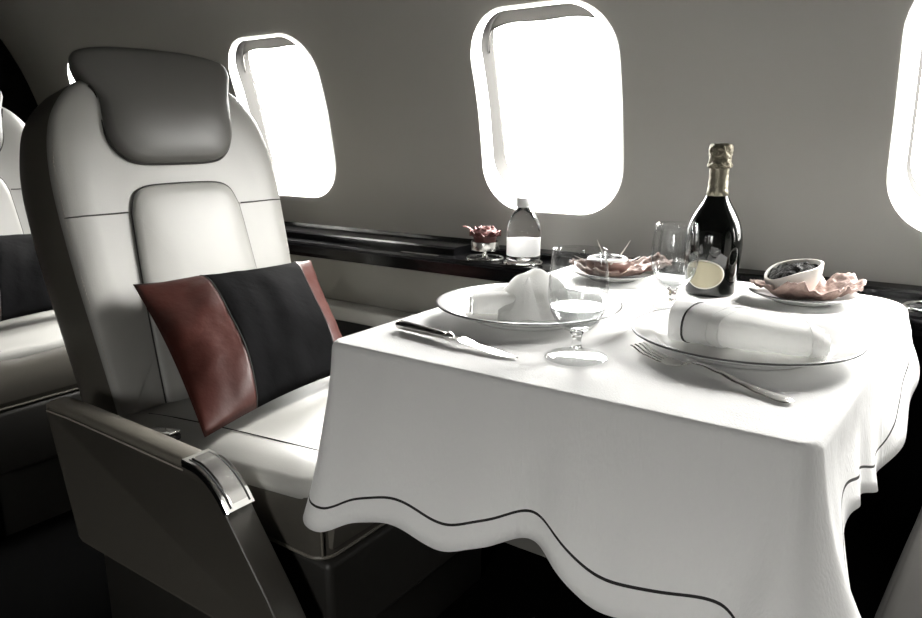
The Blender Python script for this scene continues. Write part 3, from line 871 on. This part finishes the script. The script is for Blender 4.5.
for i in range(41):
    x = .099 + .101 * i / 40
    y0, y1 = lerp_table([(r[0], r[1]) for r in bl], x), lerp_table([(r[0], r[2]) for r in bl], x)
    z = lerp_table([(.099, .0068), (.112, .0085), (.124, .0062), (.135, .0042), (.2, .0016)], x); t = .0011
    rings.append([(x * sF, y0, z - .0004), (x * sF, (y0 + y1) / 2, z - t), (x * sF, y1, z - .0004), (x * sF, y1, z + .0004), (x * sF, (y0 + y1) / 2, z + t), (x * sF, y0, z + .0004)])
add_rings(b, rings); obj('blade', b, 'silver', kn, sharp=25)

# ------------------------------------------------------------------ glasses
def make_goblet(loc, label):
    g = thing('wine_glass', label, 'glass', loc, 0, 'stemmed glasses on the tablecloth')
    b = nb(); add_lathe(b, [(0, .0005), (.034, .0), (.0358, .0008), (.0358, .0018), (.030, .0030), (.018, .0052), (.0095, .0085), (.006, .0125), (0, .0127)], 48); obj('foot', b, 'thinglass', g, sharp=None)
    b = nb(); add_lathe(b, [(0, .0115), (.0060, .0122), (.0053, .016), (.0052, .021), (.0060, .0265), (.0080, .0305), (0, .0312)], 32); obj('stem', b, 'glass', g, sharp=None)
    o_ = [(0, .0300), (.008, .0306), (.0165, .0350), (.0250, .0435), (.0302, .0540), (.0330, .0680), (.0336, .0780), (.0330, .0920), (.0314, .1080), (.0296, .1240)]
    i_ = [(.0293, .1246), (.0288, .1240), (.0306, .1080), (.0322, .0920), (.0328, .0780), (.0321, .0680), (.0292, .0545), (.0238, .0445), (.0150, .0372), (.007, .0342), (0, .0338)]
    b = nb(); add_lathe(b, o_ + i_, 64); obj('bowl', b, 'thinglass', g, sharp=None)
    b = nb(); add_lathe(b, [(0, .0337), (.0075, .0341), (.0153, .0370), (.0241, .0443), (.0295, .0543), (.0309, .0600), (0, .0600)], 64); obj('water', b, 'thinwater', g, sharp=60)
    return g
g1 = make_goblet((-.342, .719, CT), 'short-stemmed clear glass standing between the two plates, nearer the cloth edge')
g2 = dup(g1, (-.335, 1.019, CT), 0, 'short-stemmed clear glass standing in front of the dark champagne bottle')

# ------------------------------------------------------------------ champagne bottle
BS = (1.12, 1.12, .955)
bt = thing('champagne_bottle', 'black champagne bottle with gold foil neck and a beige oval label', 'bottle', (-.322, 1.163, CT)); bt.scale = BS
bprof = [(0, .004), (.026, .002), (.0315, 0), (.0335, .003), (.0340, .008), (.0350, .025), (.0368, .045), (.0384, .064), (.0391, .080), (.0386, .094), (.0366, .109), (.0325, .124), (.0262, .139), (.0200, .151), (.0155, .161), (.0134, .170), (.0130, .178)]
def brad(z):
    for (r0, a), (r1, c) in zip(bprof, bprof[1:]):
        if a <= z <= c: return r0 + (r1 - r0) * (z - a) / max(c - a, 1e-9)
    return .03
bp2 = [(p.x, p.y) for p in spline([Vector(p) for p in bprof[2:]], 70)]
bprof_s = [(0, .004), (.026, .002)] + bp2
b = nb(); add_lathe(b, bprof_s + [(0, .178)], 72); obj('bottle_body', b, 'bottleglass', bt, sharp=60)
b = nb(); add_lathe(b, [(.0146, .1625), (.0150, .1630), (.0139, .172), (.0134, .178), (.0130, .190), (.0131, .203), (.0134, .212), (0, .212)], 56, ripple=lambda t, z: .00018 * sin(t * 7 + z * 300)); obj('neck_foil', b, 'foil', bt, sharp=60)
b = nb(); add_lathe(b, [(.0130, .2065), (.0158, .2078), (.0166, .2110), (.0156, .2150), (.0140, .2185), (.0146, .2235), (.0156, .2290), (.0160, .2360), (.0154, .2420), (.0138, .2450), (.009, .2462), (0, .2464)], 56, ripple=lambda t, z: .0007 * sin(t * 9 + z * 260) + .0005 * sin(t * 5 - z * 420)); obj('foil_cap', b, 'foil_dark', bt, sharp=60)
brad_s = lambda z: lerp_table([(zz, rr) for rr, zz in bp2], z)
def decal(a0, z0, ha, hz, off, mname, name, par):
    b = nb(); N_, K_ = 48, 10
    ctr = None; prev = None
    def P(s, t):
        a = a0 + ha * s * cos(t); z = z0 + hz * s * sin(t); r = brad_s(z) + off
        return (r * cos(a), r * sin(a), z)
    vs = [[b.verts.new(P(k / K_, 2 * PI * i / N_)) for i in range(N_)] for k in range(1, K_ + 1)]
    c = b.verts.new(P(0, 0))
    for i in range(N_):
        b.faces.new((c, vs[0][i], vs[0][(i + 1) % N_]))
        for k in range(K_ - 1): quad(b, vs[k][i], vs[k + 1][i], vs[k + 1][(i + 1) % N_], vs[k][(i + 1) % N_])
    o = obj(name, b, mname, par, sharp=None); m_ = o.modifiers.new('thickness', 'SOLIDIFY'); m_.thickness = .0003; m_.offset = -1
    return o
camdir = math.atan2(-1.166, .320)
la = camdir - rad(17)
lb = decal(la, .0375, .80, .0245, .0004, 'label_edge', 'label', bt)
lc = decal(la, .0375, .745, .0222, .0008, 'label', 'label_centre', lb)

# ------------------------------------------------------------------ small dishes with filled half shells on crumpled leaves
def small_plate(root, R):
    prof = [(0, .0015), (R * .45, .0015), (R * .47, 0), (R * .55, 0), (R * .58, .002), (R * .8, .0075), (R - .001, .0135), (R, .0145), (R - .0012, .0155), (R * .8, .0105), (R * .62, .0055), (R * .5, .0042), (0, .004)]
    b = nb(); add_lathe(b, prof, 72); obj('plate_body', b, 'porcelain', root, sharp=60)
    b = nb(); add_lathe(b, [(R - .001, .0156), (R + .0003, .0149), (R + .0003, .0140), (R - .0008, .0139)], 72, closed_ends=False); obj('rim_line', b, 'plateline', root)
def plate_top(r, R):
    return lerp_table([(0, .0042), (.5 * R, .0042), (.62 * R, .0057), (.8 * R, .0108), (R, .0159), (2 * R, .0159)], r)
def crumpled_leaf(rx, ry, z0, seed, lift, rot, off, PR, sc, SR, SD):
    """off: leaf centre seen from the plate's centre; sc, SR, SD: the shell resting on it (centre seen from the leaf, radius, depth)"""
    b = nb(); nu, nv = 120, 30; vs = []
    for j in range(nv + 1):
        r = []
        for i in range(nu):
            a = 2 * PI * i / nu; q = j / nv
            rag = 1 + .13 * noise.noise(Vector((cos(a) * 2.4, sin(a) * 2.4, seed))) + .05 * sin(a * 9 + seed)
            s = max(q, .02)
            x = rx * s * rag * cos(a); y = ry * s * rag * sin(a)
            z = z0 + lift * q * q + q * (.016 * abs(noise.noise(Vector((x * 30, y * 30, seed)))) + .011 * abs(noise.noise(Vector((x * 70, y * 70, seed + 3)))) + .004 * noise.noise(Vector((x * 160, y * 160, seed + 5)))) + .003 * q * q * sin(a * 7 + q * 3)
            X_, Y_ = x * cos(rot) - y * sin(rot), x * sin(rot) + y * cos(rot)
            z += plate_top(math.hypot(X_ + off[0], Y_ + off[1]), PR) + .0018
            d = math.hypot(X_ - sc[0], Y_ - sc[1])
            if d < SR:
                zm = .0078 + SD * .74 * (1 - cos(math.asin(min((d / SR) ** 1.25, 1)))) - .0032
                z = min(z, max(zm, .0060))
            r.append(b.verts.new((X_, Y_, z)))
        vs.append(r)
    for u, v in zip(vs, vs[1:]):
        for i in range(nu): quad(b, u[i], v[i], v[(i + 1) % nu], u[(i + 1) % nu])
    b.faces.new(vs[0])
    return b
def half_shell(R, depth, open_, n=44, m=14):
    """bowl-like half shell with a wavy rim, about .004 thick"""
    b = nb(); outer, inner_ = [], []
    for j in range(m + 1):
        q = j / m; ph = q * PI / 2 * 1.02
        ro, zo = R * sin(ph) ** .8, depth * (1 - cos(ph))
        ri, zi = max(ro - .0042 * (1 if q > .2 else q * 5), 0), zo + .0042 * (1 - q)
        outer.append([(ro * cos(a), ro * sin(a), zo + open_(a) * q * q) for a in (2 * PI * i / n for i in range(n))])
        inner_.append([(ri * cos(a), ri * sin(a), zi + open_(a) * q * q) for a in (2 * PI * i / n for i in range(n))])
    rings = outer[1:] + list(reversed(inner_[1:]))
    add_rings(b, rings, True, True); return b
def filling(R, z, seed, open_, amp=.006):
    b = nb(); n, m = 44, 12; rings = []
    for j in range(m, 0, -1):
        q = j / m
        rings.append([(R * q * cos(a), R * q * sin(a), z + open_(a) * q * q * .75 + (1 - q * q) * .008 + amp * noise.noise(Vector((q * 4 * cos(a), q * 4 * sin(a), seed)))) for a in (2 * PI * i / n for i in range(n))])
    low = [(x * .8, y * .8, z - .006) for x, y, _ in rings[0]]
    add_rings(b, [low] + rings, True, True); return b

dR = thing('side_plate', 'small white plate under the pinkish leaf, right of the champagne bottle', 'plate', (-.188, 1.185, CT), 0, 'small plates at the wall side')
small_plate(dR, .078)
lf = obj('garnish_leaf', crumpled_leaf(.082, .054, 0, 2.3, .008, rad(34), (.006, .001), .078, (-.020, -.014), .0405, .044), 'leafbrown', loc=(-.182, 1.186, CT), sharp=None)
md = lf.modifiers.new('thickness', 'SOLIDIFY'); md.thickness = .0012; md.offset = 1
tag(lf, 'crumpled pinkish brown leaf on the small plate right of the bottle', 'leaf', 'garnish leaves under the shells')
sh = thing('filled_shell', 'pale half shell with dark glossy filling, right of the champagne bottle', 'shell', (-.202, 1.172, CT + .0085), 0, 'filled half shells on small plates')
opR = lambda a: .009 * cos(a - rad(40)) - .010 * cos(a - rad(215)) ** 2 * (cos(a - rad(215)) > 0)
obj('shell_wall', half_shell(.0405, .044, opR), 'shell', sh, sharp=50)
obj('filling', filling(.0362, .0395, 3.1, opR, .007), 'filling', sh, sharp=None)

dL = thing('side_plate', 'small white plate near the wall behind the peaked napkin', 'plate', (-.500, 1.188, CT), 0, 'small plates at the wall side')
small_plate(dL, .074)
lf2 = obj('garnish_leaf', crumpled_leaf(.088, .050, 0, 7.7, .009, rad(38), (.013, .007), .074, (-.020, -.015), .048, .028), 'leafbrown', loc=(-.487, 1.195, CT), sharp=None)
md = lf2.modifiers.new('thickness', 'SOLIDIFY'); md.thickness = .0012; md.offset = 1
tag(lf2, 'crumpled pinkish leaf on the small plate behind the peaked napkin', 'leaf', 'garnish leaves under the shells')
s2 = thing('filled_shell', 'rounded reddish half shell behind the front glass, pale at its rim', 'shell', (-.507, 1.180, CT + .0085), 0, 'filled half shells on small plates')
opL = lambda a: .004 * cos(a - rad(60))
def bulged(R, depth):
    b = nb(); prof = [(.2, 0), (.55, .0015), (.82, .25), (.97, .5), (1., .68), (.95, .86), (.84, .97), (.74, 1.), (.68, .96), (.66, .85), (.5, .78), (.2, .75)]
    add_rings(b, [[(R * r * cos(a) * (1 + .02 * sin(3 * a)), R * r * sin(a), depth * z) for a in (2 * PI * i / 44 for i in range(44))] for r, z in prof]); return b
obj('shell_wall', bulged(.040, .030), 'shellpink', s2, sharp=70)
b = nb(); add_rings(b, [[(.040 * r * cos(a), .040 * r * sin(a), z) for a in (2 * PI * i / 44 for i in range(44))] for r, z in ((.93, .0262), (.85, .0296), (.76, .0312), (.69, .0300), (.66, .027))], False, False)
obj('pale_rim', b, 'shell', s2, sharp=None)
obj('filling', filling(.027, .0262, 5.5, lambda a: 0, .004), 'filling', s2, sharp=None)
for k, (a0, ln, el, x, y) in enumerate(((50, .034, 48, .012, .016), (10, .03, 15, .028, .004), (-60, .036, 5, .014, -.022), (-150, .034, 8, -.02, -.016), (150, .034, 42, -.010, .010))):
    a0, el = rad(a0), rad(el)
    d = Vector((cos(a0) * cos(el), sin(a0) * cos(el), sin(el)))
    p0 = Vector((x, y, .027 if el > .5 else .022))
    b = nb(); add_tube(b, [p0 + d * ln * t + Vector((0, 0, .006 * t * t)) for t in (0, .25, .5, .75, 1)], [.0014, .0013, .0012, .0009, .0004], 8)
    obj('stalk', b, 'shell', s2)

# ------------------------------------------------------------------ things in the ledge
LZ = .6742
wb = thing('water_bottle', 'small clear water bottle with white label and cap on the black ledge', 'bottle', (BX, BY, LZ))
b = nb(); add_lathe(b, [(0, .002), (.026, .0), (.033, .003), (.0365, .010), (.0372, .018), (.0358, .022), (.0358, .060), (.0372, .064), (.0374, .072), (.0355, .086), (.031, .100), (.0245, .112), (.0175, .121), (.0140, .126), (.0135, .130), (0, .130)], 56); obj('bottle_body', b, 'pet', wb, sharp=60)
b = nb(); add_lathe(b, [(.0364, .0215), (.0370, .0218), (.0370, .0605), (.0364, .0608)], 56, closed_ends=False); obj('label', b, 'white_label', wb, sharp=60)
b = nb(); add_lathe(b, [(.0150, .1262), (.0165, .1268), (.0165, .1300), (.0155, .1308), (.0155, .1316), (.0165, .1320), (.0165, .1460), (.0155, .1472), (0, .1474)], 48, ripple=lambda t, z: .0002 * sin(t * 24)); obj('cap', b, 'capwhite', wb, sharp=60)

vs_ = thing('flower_vase', 'low metal cup holding a dark red rose on the black ledge', 'vase', (VX, VY, LZ))
b = nb(); add_lathe(b, [(0, .0), (.020, .0), (.0215, .0015), (.020, .003), (.008, .0055), (.0065, .009), (.0065, .020), (.010, .0225), (0, .0228)], 40); obj('foot', b, 'chrome', vs_, sharp=50)
b = nb(); add_lathe(b, [(0, .0222), (.028, .0222), (.0318, .0235), (.0326, .027), (.0326, .040), (.0318, .0430), (.0298, .0430), (.0298, .030), (0, .030)], 48); obj('cup', b, 'brushed', vs_, sharp=40)
rs = thing('rose', 'dark red dried rose bloom sitting in the metal cup', 'flower', (VX, VY, LZ + .0305))
b = nb(); add_lathe(b, [(0, 0), (.017, .001), (.023, .008), (.0265, .020), (.0275, .032), (.024, .040), (.012, .040), (0, .038)], 36, ripple=lambda t, z: .0016 * sin(t * 6 + z * 90)); obj('bloom', b, 'rose', rs, sharp=None)
for k in range(22):
    ring_ = 0 if k < 9 else 1 if k < 16 else 2
    a0 = k * 2.4; r0 = (.0255, .018, .010)[ring_]; h0 = (.040, .046, .048)[ring_]; curl = (.008, .004, .001)[ring_]
    b = nb(); g = []
    for i in range(9):
        u = i / 8 - .5; row = []
        for j in range(7):
            v = j / 6
            rr = r0 * (.75 + .35 * v) + curl * v ** 3 + .0016 * noise.noise(Vector((u * 4, v * 4, k)))
            a = a0 + u * (1.25 - .35 * v ** 4) * (1 if ring_ < 2 else 1.7)
            z = .012 + (h0 - .012) * v - .012 * u * u * 4 * v * v - .35 * curl * v ** 4 + .004 * noise.noise(Vector((u * 3, v * 2, k * 1.7))) * v
            row.append(b.verts.new((rr * cos(a), rr * sin(a), z)))
        g.append(row)
    for i in range(8):
        for j in range(6): quad(b, g[i][j], g[i + 1][j], g[i + 1][j + 1], g[i][j + 1])
    o = obj('petal', b, 'rose', rs, sharp=None); m_ = o.modifiers.new('thickness', 'SOLIDIFY'); m_.thickness = .0008
b = nb(); add_tube(b, [Vector((-.020, -.014, .034)), Vector((-.029, -.020, .042)), Vector((-.037, -.026, .046)), Vector((-.043, -.030, .046))], [(.004, .0015), (.0065, .002), (.0060, .0018), (.001, .0006)], 10); obj('curled_petal', b, 'rose', rs)

# ------------------------------------------------------------------ sky, camera, view
w = bpy.data.worlds.new('sky'); scene.world = w; w.use_nodes = True
nt = w.node_tree; bg = nt.nodes['Background']
tc = nt.nodes.new('ShaderNodeTexCoord'); sp_ = nt.nodes.new('ShaderNodeSeparateXYZ'); mr = nt.nodes.new('ShaderNodeMapRange')
nt.links.new(tc.outputs['Generated'], sp_.inputs[0]); nt.links.new(sp_.outputs['Z'], mr.inputs['Value'])
mr.interpolation_type = 'SMOOTHSTEP'
mr.inputs['From Min'].default_value = -.14; mr.inputs['From Max'].default_value = .7     # bright overcast above, dim ground below
mr.inputs['To Min'].default_value = .9; mr.inputs['To Max'].default_value = 46.
my = nt.nodes.new('ShaderNodeMapRange'); nt.links.new(sp_.outputs['Y'], my.inputs['Value'])     # the sky is brighter on the side of the sun
my.inputs['From Min'].default_value = -1; my.inputs['From Max'].default_value = 1; my.inputs['To Min'].default_value = 1.65; my.inputs['To Max'].default_value = 2.0
mu = nt.nodes.new('ShaderNodeMath'); mu.operation = 'MULTIPLY'
nt.links.new(mr.outputs[0], mu.inputs[0]); nt.links.new(my.outputs[0], mu.inputs[1]); nt.links.new(mu.outputs[0], bg.inputs['Strength'])
bg.inputs['Color'].default_value = (1., .985, .95, 1)

cam = bpy.data.cameras.new('camera'); co = bpy.data.objects.new('camera', cam); link(co)
cam.sensor_width = 36; cam.lens = 720 / 922 * 36; cam.clip_start = .02
co.location = (0, 0, .946)
co.rotation_euler = (PI / 2 - math.atan(171 / 720), 0, rad(34.9))
scene.camera = co
scene.view_settings.view_transform = 'Standard'; scene.view_settings.look = 'None'
scene.view_settings.exposure = 0; scene.view_settings.gamma = 1; scene.view_settings.use_curve_mapping = False
scene.cycles.max_bounces = 12; scene.cycles.diffuse_bounces = 5; scene.cycles.transmission_bounces = 12; scene.cycles.transparent_max_bounces = 12
scene.cycles.use_denoising = True
